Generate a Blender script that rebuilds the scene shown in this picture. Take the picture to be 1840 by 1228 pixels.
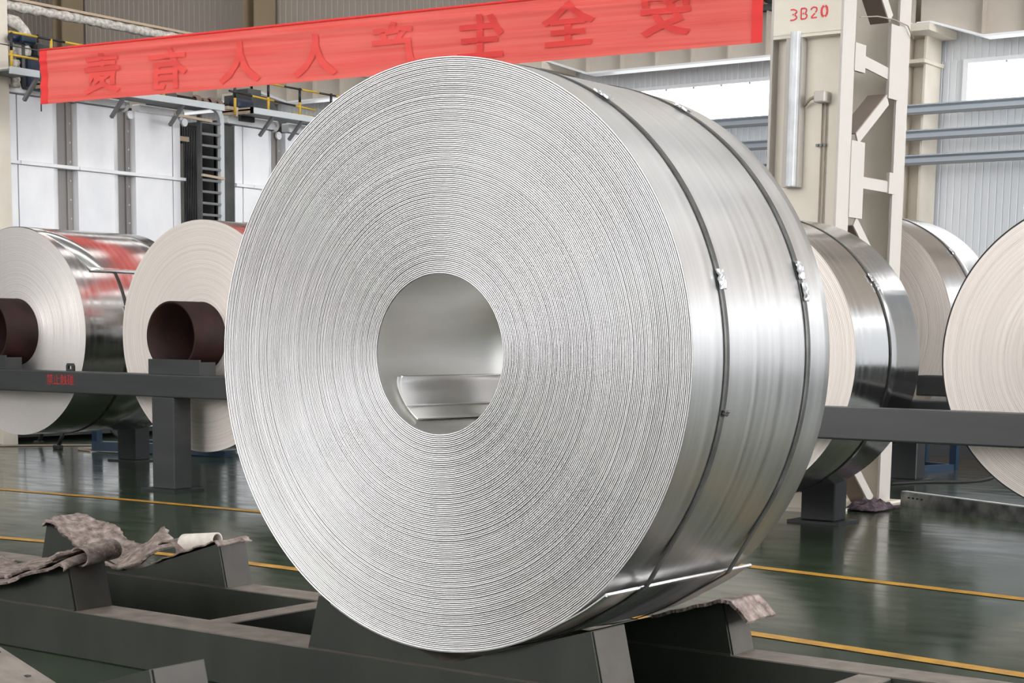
import bpy, bmesh, math, random
from math import sin, cos, pi, radians, sqrt, atan2
from mathutils import Matrix, Vector

random.seed(7)
for o in list(bpy.data.objects):
    bpy.data.objects.remove(o)
S = bpy.context.scene
COL = S.collection

# ------------------------------------------------------------------ camera
cam_d = bpy.data.cameras.new('camera')
cam = bpy.data.objects.new('camera', cam_d)
COL.objects.link(cam)
S.camera = cam
YAW, PIT, ROLL, FPX = .6437, .1397, .0108, 3124.0
fw = Vector((-sin(YAW) * cos(PIT), cos(YAW) * cos(PIT), -sin(PIT)))
r0 = Vector((cos(YAW), sin(YAW), 0))
u0 = r0.cross(fw)
rr = cos(ROLL) * r0 + sin(ROLL) * u0
uu = -sin(ROLL) * r0 + cos(ROLL) * u0
cam.matrix_world = Matrix(((rr.x, uu.x, -fw.x, 0), (rr.y, uu.y, -fw.y, 0), (rr.z, uu.z, -fw.z, 1.31), (0, 0, 0, 1)))
cam_d.sensor_width = 36
cam_d.lens = FPX / 1840 * 36
cam_d.shift_x = 77.7 / 1840
cam_d.shift_y = 425.5 / 1840
cam_d.clip_end = 300

# ------------------------------------------------------------------ world, exposure
W = bpy.data.worlds.new('overcast_sky')
S.world = W
W.use_nodes = True
bg = W.node_tree.nodes['Background']
bg.inputs[0].default_value = (.82, .9, 1, 1)
bg.inputs[1].default_value = 1.0
S.view_settings.view_transform = 'Standard'
S.view_settings.look = 'None'
S.view_settings.gamma = 1
S.view_settings.use_curve_mapping = False
S.view_settings.exposure = 0.29
SKYLIGHT = 1.25          # brightness of the roof skylights
WINDOW = 2.8            # brightness of the polycarbonate windows


# ------------------------------------------------------------------ materials
def mat(name, color, rough=.5, metal=0.0, **kw):
    m = bpy.data.materials.new(name)
    m.use_nodes = True
    p = m.node_tree.nodes['Principled BSDF']
    p.inputs['Base Color'].default_value = (*color, 1)
    p.inputs['Roughness'].default_value = rough
    p.inputs['Metallic'].default_value = metal
    for k, v in kw.items():
        p.inputs[k].default_value = v
    return m


def nd(m, t, **kw):
    n = m.node_tree.nodes.new(t)
    for k, v in kw.items():
        setattr(n, k, v)
    return n


def lk(m, a, ao, b, bi):
    m.node_tree.links.new(a.outputs[ao], b.inputs[bi])


def prin(m):
    return m.node_tree.nodes['Principled BSDF']


def noise(m, scale, detail=4, vec=None, stretch=None, coord='Object'):
    tc = nd(m, 'ShaderNodeTexCoord')
    mp = nd(m, 'ShaderNodeMapping')
    lk(m, tc, coord, mp, 'Vector')
    if stretch:
        mp.inputs['Scale'].default_value = stretch
    n = nd(m, 'ShaderNodeTexNoise')
    n.inputs['Scale'].default_value = scale
    n.inputs['Detail'].default_value = detail
    lk(m, mp, 'Vector', n, 'Vector')
    return n


def ramp(m, src, out, stops):
    r = nd(m, 'ShaderNodeValToRGB')
    e = r.color_ramp.elements
    while len(e) < len(stops):
        e.new(.5)
    for i, (p, c) in enumerate(stops):
        e[i].position = p
        e[i].color = (*c, 1) if len(c) == 3 else c
    lk(m, src, out, r, 'Fac')
    return r


def g(v):
    return (v, v, v)


def mottle(m, scale, a, b, lo=.3, hi=.7, detail=5, stretch=None, rough=None):
    """two-tone noise on the base colour; optional roughness range"""
    n = noise(m, scale, detail, stretch=stretch)
    r = ramp(m, n, 'Fac', [(lo, a), (hi, b)])
    lk(m, r, 'Color', prin(m), 'Base Color')
    if rough:
        q = ramp(m, n, 'Fac', [(lo, g(rough[0])), (hi, g(rough[1]))])
        lk(m, q, 'Color', prin(m), 'Roughness')
    return r


def bump(m, src, out, strength, dist):
    b = nd(m, 'ShaderNodeBump')
    b.inputs['Strength'].default_value = strength
    b.inputs['Distance'].default_value = dist
    lk(m, src, out, b, 'Height')
    lk(m, b, 'Normal', prin(m), 'Normal')
    return b


def streaks(m, scale, detail=4):
    tc = nd(m, 'ShaderNodeTexCoord')
    sp = nd(m, 'ShaderNodeSeparateXYZ')
    lk(m, tc, 'Object', sp, 0)
    n = nd(m, 'ShaderNodeTexNoise', noise_dimensions='1D')
    n.inputs['Scale'].default_value = scale
    n.inputs['Detail'].default_value = detail
    lk(m, sp, 'Y', n, 'W')
    return n


def srgb(r, gg, b):
    f = lambda c: (c / 255 / 12.92) if c / 255 <= .04045 else ((c / 255 + .055) / 1.055) ** 2.4
    return (f(r), f(gg), f(b))


M = {}
# painted concrete floor: green lane between the two lines, grey-brown worn coat outside it
m = M['floor'] = mat('floor_coating', (.06, .07, .06), .2)
tc = nd(m, 'ShaderNodeTexCoord')
sx = nd(m, 'ShaderNodeSeparateXYZ')
lk(m, tc, 'Object', sx, 0)
mr = nd(m, 'ShaderNodeMapRange')
mr.inputs['From Min'].default_value = 8.5
mr.inputs['From Max'].default_value = 9.6
lk(m, sx, 'Y', mr, 'Value')
n1 = noise(m, .9, 6)
n2 = noise(m, 5, 6)
gr = ramp(m, n1, 'Fac', [(.3, (.024, .042, .024)), (.7, (.046, .060, .036))])
br = ramp(m, n1, 'Fac', [(.3, (.046, .036, .024)), (.7, (.080, .064, .044))])
mx = nd(m, 'ShaderNodeMix', data_type='RGBA')
lk(m, mr, 'Result', mx, 'Factor')
lk(m, gr, 'Color', mx, 'A')
lk(m, br, 'Color', mx, 'B')
mx2 = nd(m, 'ShaderNodeMix', data_type='RGBA', blend_type='MULTIPLY')
mx2.inputs['Factor'].default_value = .5
sp = ramp(m, n2, 'Fac', [(.3, g(.62)), (.75, g(1.2))])
lk(m, mx, 'Result', mx2, 'A')
lk(m, sp, 'Color', mx2, 'B')
lk(m, mx2, 'Result', prin(m), 'Base Color')
n3 = noise(m, 2.2, 7, stretch=(1, 3, 1))
rg = ramp(m, n3, 'Fac', [(.3, g(.10)), (.75, g(.22))])
lk(m, rg, 'Color', prin(m), 'Roughness')
prin(m).inputs['Specular IOR Level'].default_value = .29
n4 = noise(m, 1.3, 3)
bump(m, n4, 'Fac', .12, .02)

m = M['line'] = mat('yellow_floor_paint', srgb(205, 150, 35), .4)
mottle(m, 9, srgb(150, 104, 28), srgb(192, 142, 36), .3, .6)

# aluminium, cut edges of the wound sheet: brushed around the axis
m = M['al_edge'] = mat('aluminium_sheet_edges', (.93, .92, .91), .45, 1.0)
prin(m).inputs['Anisotropic'].default_value = .38
prin(m).inputs['Anisotropic Rotation'].default_value = .25
tg = nd(m, 'ShaderNodeTangent', direction_type='RADIAL', axis='Y')
lk(m, tg, 'Tangent', prin(m), 'Tangent')
n = noise(m, 3, 4)
q = ramp(m, n, 'Fac', [(.3, (.80, .785, .79)), (.7, (.87, .855, .86))])
lk(m, q, 'Color', prin(m), 'Base Color')

# aluminium, rolled outside: streaks run around the barrel
m = M['al_barrel'] = mat('rolled_aluminium', (.8, .8, .79), .3, 1.0)
n = streaks(m, 26, 6)
q = ramp(m, n, 'Fac', [(.3, (.65, .642, .637)), (.7, (.73, .722, .717))])
lk(m, q, 'Color', prin(m), 'Base Color')
q = ramp(m, n, 'Fac', [(.25, g(.29)), (.75, g(.36))])
lk(m, q, 'Color', prin(m), 'Roughness')

m = M['al_bore'] = mat('aluminium_inner_wrap', (.74, .73, .71), .48, 1.0)
n = noise(m, 4, 5, stretch=(1, .4, 3))
q = ramp(m, n, 'Fac', [(.3, (.80, .79, .77)), (.7, (.9, .89, .87))])
lk(m, q, 'Color', prin(m), 'Base Color')

m = M['al_edge_shiny'] = mat('brushed_warm_foil_edges', (.80, .755, .725), .45, .5)
prin(m).inputs['Anisotropic'].default_value = .45
prin(m).inputs['Anisotropic Rotation'].default_value = .25
tg = nd(m, 'ShaderNodeTangent', direction_type='RADIAL', axis='Y')
lk(m, tg, 'Tangent', prin(m), 'Tangent')
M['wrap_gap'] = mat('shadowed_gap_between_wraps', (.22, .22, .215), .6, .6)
# the stored coils: matt warm edges and mirror-bright barrels
m = M['al_edge_warm'] = mat('aluminium_foil_edges', srgb(222, 211, 203), .5, .25)
tc = nd(m, 'ShaderNodeTexCoord')
sub = nd(m, 'ShaderNodeVectorMath', operation='SUBTRACT')
sub.inputs[1].default_value = (.5, .5, .5)
lk(m, tc, 'Generated', sub, 0)
mul = nd(m, 'ShaderNodeVectorMath', operation='MULTIPLY')
mul.inputs[1].default_value = (1, 0, 1)
lk(m, sub, 'Vector', mul, 0)
ln = nd(m, 'ShaderNodeVectorMath', operation='LENGTH')
lk(m, mul, 'Vector', ln, 0)
nn = nd(m, 'ShaderNodeTexNoise', noise_dimensions='1D')
nn.inputs['Scale'].default_value = 90
nn.inputs['Detail'].default_value = 5
lk(m, ln, 'Value', nn, 'W')
q = ramp(m, nn, 'Fac', [(.25, srgb(214, 204, 197)), (.6, srgb(226, 217, 210))])
lk(m, q, 'Color', prin(m), 'Base Color')
bump(m, nn, 'Fac', .08, .004)

m = M['al_mirror'] = mat('bright_rolled_aluminium', (.72, .71, .7), .14, 1.0)
n = streaks(m, 14, 5)
q = ramp(m, n, 'Fac', [(.3, g(.13)), (.75, g(.22))])
lk(m, q, 'Color', prin(m), 'Roughness')
n = noise(m, 1, 2, stretch=(.8, 4, .8))
bump(m, n, 'Fac', .12, .02)

m = M['strap'] = mat('steel_strapping', (.17, .17, .16), .45, .3)
mottle(m, 14, (.045, .045, .042), (.085, .083, .078), .35, .65)
m = M['seal'] = mat('crimped_seal_metal', (.7, .71, .72), .3, 1.0)
m = M['rust_tube'] = mat('rust_brown_core', srgb(84, 52, 44), .55)
mottle(m, 6, srgb(26, 14, 12), srgb(48, 25, 21), .3, .7)
prin(m).inputs['Specular IOR Level'].default_value = .25
m = M['rail'] = mat('grey_rail_paint', srgb(94, 102, 104), .42)
mottle(m, 5, srgb(48, 50, 50), srgb(58, 60, 60), .3, .7, stretch=(.25, 1, 2))
m = M['rail_dark'] = mat('dark_grey_rail_paint', srgb(34, 36, 38), .5)
m = M['red_print'] = mat('faded_red_stencil', srgb(165, 42, 44), .6)
m = M['red_stencil'] = mat('red_stencil_paint', srgb(214, 66, 72), .6)


def dusty(name, side_a, side_b, top_a, top_b, rough=.55):
    """painted steel whose upward faces carry a layer of dust"""
    m = mat(name, side_a, rough)
    n = noise(m, 6, 6, stretch=(1, 1, .35))
    s = ramp(m, n, 'Fac', [(.3, side_a), (.72, side_b)])
    n2 = noise(m, 11, 6)
    t = ramp(m, n2, 'Fac', [(.3, top_a), (.65, top_b)])
    ge = nd(m, 'ShaderNodeNewGeometry')
    sz = nd(m, 'ShaderNodeSeparateXYZ')
    lk(m, ge, 'Normal', sz, 0)
    k = nd(m, 'ShaderNodeMapRange')
    k.inputs['From Min'].default_value = .55
    k.inputs['From Max'].default_value = .9
    lk(m, sz, 'Z', k, 'Value')
    x = nd(m, 'ShaderNodeMix', data_type='RGBA')
    lk(m, k, 'Result', x, 'Factor')
    lk(m, s, 'Color', x, 'A')
    lk(m, t, 'Color', x, 'B')
    lk(m, x, 'Result', prin(m), 'Base Color')
    return m


M['saddle'] = dusty('dark_green_steel', srgb(28, 32, 26), srgb(42, 46, 37), srgb(94, 86, 79), srgb(126, 117, 108))
M['saddle_end'] = mat('worn_steel_end_plate', srgb(96, 90, 86), .6)
mottle(M['saddle_end'], 7, srgb(50, 46, 42), srgb(68, 63, 57))
m = M['felt'] = mat('worn_felt', srgb(150, 132, 128), .95)
n = noise(m, 26, 8)
r = ramp(m, n, 'Fac', [(.28, srgb(74, 65, 60)), (.48, srgb(118, 106, 99)), (.72, srgb(160, 148, 140))])
n2 = noise(m, 90, 2)
r2 = ramp(m, n2, 'Fac', [(.62, g(0)), (.7, g(1))])
mxx = nd(m, 'ShaderNodeMix', data_type='RGBA')
lk(m, r2, 'Color', mxx, 'Factor')
lk(m, r, 'Color', mxx, 'A')
mxx.inputs['B'].default_value = (*srgb(160, 118, 122), 1)
lk(m, mxx, 'Result', prin(m), 'Base Color')
bump(m, n, 'Fac', .8, .01)
m = M['felt_white'] = mat('pale_felt', srgb(206, 198, 188), .95)
mottle(m, 20, srgb(186, 176, 166), srgb(216, 209, 200))
m = M['column'] = mat('cream_column_paint', srgb(214, 205, 188), .5)
mottle(m, 2.5, srgb(208, 199, 184), srgb(220, 212, 198), .3, .7)
m = M['column_face'] = mat('pale_cream_flange_paint', srgb(182, 176, 169), .5)
m = M['leg_shaded'] = mat('shaded_leg_brown', srgb(132, 118, 108), .6)  # darker brown puts the shade of the inner lacing legs into their colour
m = M['galv'] = mat('galvanised_sheet', srgb(205, 207, 208), .5, .1)
mottle(m, 8, srgb(190, 192, 194), srgb(214, 216, 218))
m = M['curb_metal'] = mat('dull_galvanised_steel', srgb(120, 122, 122), .35, .8)
mottle(m, 9, srgb(96, 98, 98), srgb(150, 152, 152), .35, .65)
m = M['conduit'] = mat('tan_cable', srgb(150, 136, 122), .5)
m = M['black'] = mat('black_paint', (.012, .012, .013), .45)
m = M['rubber'] = mat('black_rubber', (.02, .02, .02), .7)
m = M['girder'] = mat('taupe_girder_paint', srgb(190, 180, 168), .55)
mottle(m, 1.5, srgb(182, 172, 160), srgb(196, 187, 175), .3, .7)
m = M['flange'] = mat('white_flange_paint', srgb(240, 242, 245), .4)
m = M['wall_low'] = mat('pale_sheet_cladding', srgb(212, 216, 220), .45)
m = M['wall_top'] = mat('taupe_sheet_cladding', srgb(164, 154, 144), .55)
m = M['pilaster'] = mat('ochre_column_paint', srgb(150, 134, 110), .55)
m = M['girt'] = mat('galvanised_girt', srgb(176, 184, 192), .4, .2)
m = M['orange'] = mat('orange_crane_paint', srgb(214, 140, 70), .45)
m = M['white_panel'] = mat('silver_white_furnace_paint', srgb(228, 230, 234), .38)
n = noise(m, 1.7, 6, stretch=(1, 1, .6))
r = ramp(m, n, 'Fac', [(.28, srgb(228, 230, 235)), (.6, srgb(247, 248, 250))])
lk(m, r, 'Color', prin(m), 'Base Color')
m = M['stile'] = mat('grey_furnace_steel', srgb(142, 138, 134), .5)
mottle(m, 3, srgb(132, 128, 125), srgb(150, 146, 142), stretch=(1, 1, .3))
m = M['dark_steel'] = mat('dark_furnace_steel', srgb(66, 68, 70), .55)
mottle(m, 4, srgb(54, 56, 58), srgb(80, 80, 78))
m = M['dark_door'] = mat('dark_grey_door', srgb(104, 101, 96), .55)
m = M['lightgrey'] = mat('light_grey_platform_paint', srgb(196, 202, 204), .45)
m = M['midgrey'] = mat('mid_grey_steel', srgb(120, 122, 124), .5)
m = M['yellow'] = mat('yellow_rail_paint', srgb(196, 160, 48), .45)
m = M['blue'] = mat('blue_machine_paint', srgb(17, 44, 66), .45)
m = M['navy'] = mat('navy_motor_paint', srgb(26, 38, 62), .45)
m = M['wrap'] = mat('fibreglass_wrap', srgb(206, 200, 190), .85)
n = noise(m, 22, 6)
r = ramp(m, n, 'Fac', [(.3, srgb(160, 152, 142)), (.6, srgb(218, 213, 205))])
lk(m, r, 'Color', prin(m), 'Base Color')
bump(m, n, 'Fac', .8, .02)
m = M['rust_wrap'] = mat('brown_pipe_wrap', srgb(128, 108, 94), .8)
m = M['lath'] = mat('tan_cable_tray', srgb(188, 168, 146), .6)
m = M['cloth'] = mat('purple_grey_rag', srgb(96, 76, 88), .95)
mottle(m, 18, srgb(40, 28, 34), srgb(96, 82, 90), .4, .68)
m = M['roof'] = mat('pale_roof_sheet', srgb(200, 202, 204), .6)
m = M['concrete'] = mat('dark_kerb', srgb(52, 54, 56), .7)

# banner cloth: thin woven fabric that lets light through
m = M['banner'] = mat('red_banner_cloth', srgb(248, 116, 106), .8)
p = prin(m)
n = noise(m, 1, 6, stretch=(.6, .6, 26))
r = ramp(m, n, 'Fac', [(.35, srgb(246, 92, 84)), (.6, srgb(252, 118, 108))])
lk(m, r, 'Color', p, 'Base Color')
tr = nd(m, 'ShaderNodeBsdfTranslucent')
tr.inputs[0].default_value = (*srgb(255, 134, 124), 1)
ms = nd(m, 'ShaderNodeMixShader')
ms.inputs[0].default_value = .32
lk(m, p, 0, ms, 1)
lk(m, tr, 0, ms, 2)
lk(m, ms, 0, m.node_tree.nodes['Material Output'], 0)
m = M['banner_hem'] = mat('red_banner_hem', srgb(232, 58, 56), .75)
m = M['banner_print'] = mat('darker_red_print', srgb(220, 66, 62), .85)
m = M['banner_print_faint'] = mat('faint_red_print', srgb(232, 82, 76), .85)


def emit(name, color, s):
    m = bpy.data.materials.new(name)
    m.use_nodes = True
    p = prin(m)
    p.inputs['Base Color'].default_value = (.9, .9, .9, 1)
    p.inputs['Roughness'].default_value = .4
    p.inputs['Emission Color'].default_value = (*color, 1)
    p.inputs['Emission Strength'].default_value = s
    return m


M['pane'] = emit('daylit_polycarbonate', (.985, .99, 1), WINDOW)
M['fill_front'] = emit('front_fill_glow', (1, .978, .968), 6.2)
M['fill_side'] = emit('side_fill_glow', (.98, .985, 1), 16.5)
M['skylight'] = emit('daylit_skylight_sheet', (1, .98, .96), SKYLIGHT)


# ------------------------------------------------------------------ mesh helpers
def box(bm, x0, x1, y0, y1, z0, z1, bev=0.0, seg=1, edges=None):
    r = bmesh.ops.create_cube(bm, size=1)
    vs = r['verts']
    for v in vs:
        v.co = Vector(((x0 + x1) / 2 + v.co.x * (x1 - x0), (y0 + y1) / 2 + v.co.y * (y1 - y0), (z0 + z1) / 2 + v.co.z * (z1 - z0)))
    if bev:
        es = list({e for v in vs for e in v.link_edges})
        bmesh.ops.bevel(bm, geom=es, offset=bev, segments=seg, affect='EDGES', profile=.5)


def bar(bm, a, b, w, h, up=(0, 0, 1)):
    """square bar from a to b, w wide across, h along up"""
    a, b = Vector(a), Vector(b)
    d = (b - a).normalized()
    u = Vector(up)
    s = d.cross(u)
    if s.length < 1e-4:
        s = d.cross(Vector((1, 0, 0)))
    s.normalize()
    u = s.cross(d)
    vs = []
    for p in (a, b):
        for i, j in ((-1, -1), (1, -1), (1, 1), (-1, 1)):
            vs.append(bm.verts.new(p + s * (i * w / 2) + u * (j * h / 2)))
    for f in ((3, 2, 1, 0), (4, 5, 6, 7), (0, 1, 5, 4), (1, 2, 6, 5), (2, 3, 7, 6), (3, 0, 4, 7)):
        bm.faces.new([vs[i] for i in f])


def tube(bm, pts, r, n=10, cap=True, radii=None):
    pts = [Vector(p) for p in pts]
    rings = []
    prev = None
    for i, p in enumerate(pts):
        t = (pts[min(i + 1, len(pts) - 1)] - pts[max(i - 1, 0)]).normalized()
        if prev is None:
            a = t.orthogonal().normalized()
        else:
            a = (prev - t * prev.dot(t)).normalized()
        prev = a
        b = t.cross(a)
        q = radii[i] if radii else r
        rings.append([bm.verts.new(p + (a * cos(2 * pi * k / n) + b * sin(2 * pi * k / n)) * q) for k in range(n)])
    fs = []
    for A, B in zip(rings, rings[1:]):
        for k in range(n):
            fs.append(bm.faces.new((A[k], A[(k + 1) % n], B[(k + 1) % n], B[k])))
    for f in fs:
        f.smooth = True
    if cap:
        bm.faces.new(list(reversed(rings[0])))
        bm.faces.new(rings[-1])


def lathe(bm, cx, cz, prof, n=96, closed=False, smooth=True, a0=0.0, a1=2 * pi):
    """profile [(r, y), ...] turned about the Y-parallel axis through (cx, cz)"""
    full = abs(a1 - a0 - 2 * pi) < 1e-6
    cnt = n if full else n + 1
    rows = []
    for k in range(cnt):
        a = a0 + (a1 - a0) * k / n
        rows.append([bm.verts.new((cx + r * cos(a), y, cz + r * sin(a))) for r, y in prof])
    m_ = len(prof)
    for k in range(n):
        A, B = rows[k], rows[(k + 1) % cnt]
        for i in range(m_ if closed else m_ - 1):
            j = (i + 1) % m_
            f = bm.faces.new((A[i], A[j], B[j], B[i]))
            f.smooth = smooth


def prism(bm, poly, y0, y1):
    """(x, z) outline pushed along Y"""
    A = [bm.verts.new((x, y0, z)) for x, z in poly]
    B = [bm.verts.new((x, y1, z)) for x, z in poly]
    n = len(poly)
    bm.faces.new(A)
    bm.faces.new(list(reversed(B)))
    for i in range(n):
        j = (i + 1) % n
        bm.faces.new((A[j], A[i], B[i], B[j]))


def grid(bm, P, smooth=True, wrap=False):
    """P[i][j] points"""
    V = [[bm.verts.new(p) for p in row] for row in P]
    for i in range(len(V) - 1):
        for j in range(len(V[0]) - 1):
            f = bm.faces.new((V[i][j], V[i + 1][j], V[i + 1][j + 1], V[i][j + 1]))
            f.smooth = smooth
    return V


def thick_grid(bm, P, t):
    """sheet with thickness t below the points"""
    n, m_ = len(P), len(P[0])
    P = [[Vector(p) for p in row] for row in P]
    N = []
    for i in range(n):
        row = []
        for j in range(m_):
            a = P[min(i + 1, n - 1)][j] - P[max(i - 1, 0)][j]
            b = P[i][min(j + 1, m_ - 1)] - P[i][max(j - 1, 0)]
            c = a.cross(b)
            row.append(c.normalized() if c.length > 1e-9 else Vector((0, 0, 1)))
        N.append(row)
    A = grid(bm, P)
    B = grid(bm, [[P[i][j] - N[i][j] * t for j in range(m_)] for i in range(n)])
    for i in range(n - 1):
        for j in (0, m_ - 1):
            bm.faces.new((A[i][j], A[i + 1][j], B[i + 1][j], B[i][j]))
    for j in range(m_ - 1):
        for i in (0, n - 1):
            bm.faces.new((A[i][j], A[i][j + 1], B[i][j + 1], B[i][j]))


def obj(name, bm, m, parent=None, normals=True):
    if normals:
        bmesh.ops.recalc_face_normals(bm, faces=bm.faces)
    me = bpy.data.meshes.new(name)
    if parent is None and len(bm.verts):
        lo = [min(v.co[i] for v in bm.verts) for i in range(3)]
        hi = [max(v.co[i] for v in bm.verts) for i in range(3)]
        org = Vector(((lo[0] + hi[0]) / 2, (lo[1] + hi[1]) / 2, lo[2]))
        bmesh.ops.translate(bm, verts=bm.verts, vec=-org)
    else:
        org = Vector((0, 0, 0))
    bm.to_mesh(me)
    bm.free()
    o = bpy.data.objects.new(name, me)
    for k in (m if isinstance(m, (list, tuple)) else [m]):
        me.materials.append(k)
    COL.objects.link(o)
    o.location = org
    if parent is not None:
        o.parent = parent
        o.matrix_parent_inverse = parent_world(parent).inverted()
    return o


def parent_world(o):
    w = Matrix.Translation(o.location)
    if o.parent:
        w = parent_world(o.parent) @ o.matrix_parent_inverse @ w
    return w


def tag(o, label, cat, group=None):
    o['label'] = label
    o['category'] = cat
    if group:
        o['group'] = group
    return o


def thing(name, label, cat, loc, group=None):
    o = bpy.data.objects.new(name, None)
    COL.objects.link(o)
    o.location = loc
    o.empty_display_size = .1
    return tag(o, label, cat, group)


def struct(name, bm, m, parent=None):
    o = obj(name, bm, m, parent)
    if parent is None:
        o['kind'] = 'structure'
    return o


def dup(root, delta, label, group=None):
    """copy of a thing with its parts and sub-parts, moved by delta"""
    def cp(o, par):
        c = o.copy()
        COL.objects.link(c)
        if par is not None:
            c.parent = par
        for ch in [k for k in KIDS.get(o.name, [])]:
            cp(ch, c)
        return c
    KIDS = {}
    for k in bpy.data.objects:
        if k.parent:
            KIDS.setdefault(k.parent.name, []).append(k)
    r = cp(root, None)
    r.location = root.location + Vector(delta)
    r['label'] = label
    if group:
        r['group'] = group
    return r


def NB():
    return bmesh.new()


def text_mesh(body, size, bold=0.0):
    cu = bpy.data.curves.new('lettering', 'FONT')
    cu.body = body
    cu.size = size
    cu.offset = bold
    cu.align_x = 'CENTER'
    cu.align_y = 'CENTER'
    cu.resolution_u = 3
    t = bpy.data.objects.new('lettering', cu)
    COL.objects.link(t)
    bpy.context.view_layer.update()
    me = bpy.data.meshes.new_from_object(t.evaluated_get(bpy.context.evaluated_depsgraph_get()))
    bpy.data.objects.remove(t)
    bpy.data.curves.remove(cu)
    bm = bmesh.new()
    bm.from_mesh(me)
    bpy.data.meshes.remove(me)
    return bm


# ================================================================== SETTING
bm = NB()
v = [bm.verts.new(p) for p in ((-60, -16, 0), (18, -16, 0), (18, 29.5, 0), (-60, 29.5, 0))]
bm.faces.new(v)
floor = struct('floor', bm, M['floor'])

# painted lane lines: one far, one near, following the slightly crooked paint
def floor_line(name, pts, w):
    bm = NB()
    A = []
    for x, y in pts:
        A.append([bm.verts.new((x, y - w / 2, .003)), bm.verts.new((x, y + w / 2, .003))])
    for a, b in zip(A, A[1:]):
        bm.faces.new((a[0], b[0], b[1], a[1]))
    o = obj(name, bm, M['line'])
    o['kind'] = 'structure'
floor_line('trim_1', [(-20, 8.7), (-11.65, 9.09), (-10.2, 9.19), (-8.85, 9.22), (-4.69, 8.905), (-3, 8.70), (2, 8.1)], .10)
floor_line('trim_2', [(-18, 6.3), (-8.93, 6.95), (-8.55, 7.01), (-6.98, 7.10), (-6.49, 7.09), (-3.8, 6.892), (-2.28, 6.693), (2, 6.2)], .095)

# ---- back wall: ribbed sheets, pale below the crane girder, taupe above
WY = 29.5
def ribbed(name, x0, x1, z0, z1, m, pitch=.125, parent=None, depth=.012):
    bm = NB()
    xs = []
    x = x0
    while x < x1:
        for dx, dy in ((0, 0), (pitch * .78, 0), (pitch * .86, depth), (pitch * .94, depth)):
            if x + dx < x1:
                xs.append((x + dx, dy))
        x += pitch
    xs.append((x1, 0))
    grid(bm, [[(a, WY + d, z0), (a, WY + d, z1)] for a, d in xs], smooth=False)
    return struct(name, bm, m, parent)

W0, W1 = 5.17, 6.03            # window sill and head
wall = bpy.data.objects.new('wall_back', None)
COL.objects.link(wall)
wall['kind'] = 'structure'
wall.location = (-20, WY, 0)
ribbed('lower_cladding', -60, 18, 0, W0, M['wall_low'], parent=wall)
ribbed('head_cladding', -60, 18, W1, 7.0, M['wall_low'], parent=wall)
ribbed('upper_cladding', -60, 18, 7.0, 12.2, M['wall_top'], pitch=.17, parent=wall)
BAYS = [(-34.2, -28.5), (-26.5, -20.9), (-18.8, -13.3), (-11.68, -5.6), (-3.4, 2.6), (4.4, 10.2), (12, 17.6)]
edge = -60
for a, b in BAYS + [(18, 19)]:
    ribbed('window_pier', edge, a, W0, W1, M['wall_low'], parent=wall)
    edge = b
for i, (a, b) in enumerate(BAYS):
    win = bpy.data.objects.new('window_%d' % (i + 1), None)
    COL.objects.link(win)
    win.location = (a, WY, W0)
    win['kind'] = 'structure'
    bm = NB()
    box(bm, a, b, WY - .06, WY + .04, W0, W0 + .05)
    box(bm, a, b, WY - .06, WY + .04, W1 - .07, W1)
    box(bm, a, a + .09, WY - .06, WY + .04, W0 + .05, W1 - .07)
    box(bm, b - .09, b, WY - .06, WY + .04, W0 + .05, W1 - .07)
    obj('window_frame', bm, M['flange'], win)
    n = 9
    for k in range(n):
        w = (b - a - .18) / n
        bm = NB()
        box(bm, a + .09 + k * w, a + .09 + (k + 1) * w - .006, WY + .0, WY + .02, W0 + .05, W1 - .07)
        obj('pane', bm, M['pane'], win)
    bm = NB()
    for k in range(1, n):
        w = (b - a - .18) / n
        x = a + .09 + k * w
        box(bm, x - .012, x + .012, WY - .05, WY - .01, W1 - .10, W1 - .07)
    obj('window_clip', bm, M['midgrey'], win)
# remaining shell, out of the frame: roof with skylight strips and the other walls with glowing panes added for light
bm = NB()
box(bm, -60, 18, -16, 29.6, 12.2, 12.4)
struct('ceiling', bm, M['roof'])
for i, x in enumerate(range(-32, 18, 6)):
    bm = NB()
    box(bm, x - .9, x + .9, -14, 28, 12.12, 12.19)
    o = struct('window_%d' % (20 + i), bm, M['skylight'])
bm = NB(); box(bm, -60, 18, -16.2, -16, 0, 12.2); struct('wall_front', bm, M['wall_low'])
bm = NB(); box(bm, 18, 18.2, -16, 29.5, 0, 12.2); struct('wall_right', bm, M['wall_low'])
bm = NB(); box(bm, -60.2, -60, -16, 29.5, 0, 12.2); struct('wall_left', bm, M['wall_top'])
bm = NB(); box(bm, -23, -2, -15.98, -15.94, 3.0, 10.5); struct('window_30', bm, M['fill_front'])  # unseen glowing pane, added and sized to brighten the big coil's face
bm = NB(); box(bm, 17.94, 17.98, 2, 19, 3.0, 9.6); struct('window_31', bm, M['fill_side'])  # unseen glowing pane, added to brighten the furnace panels

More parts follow.
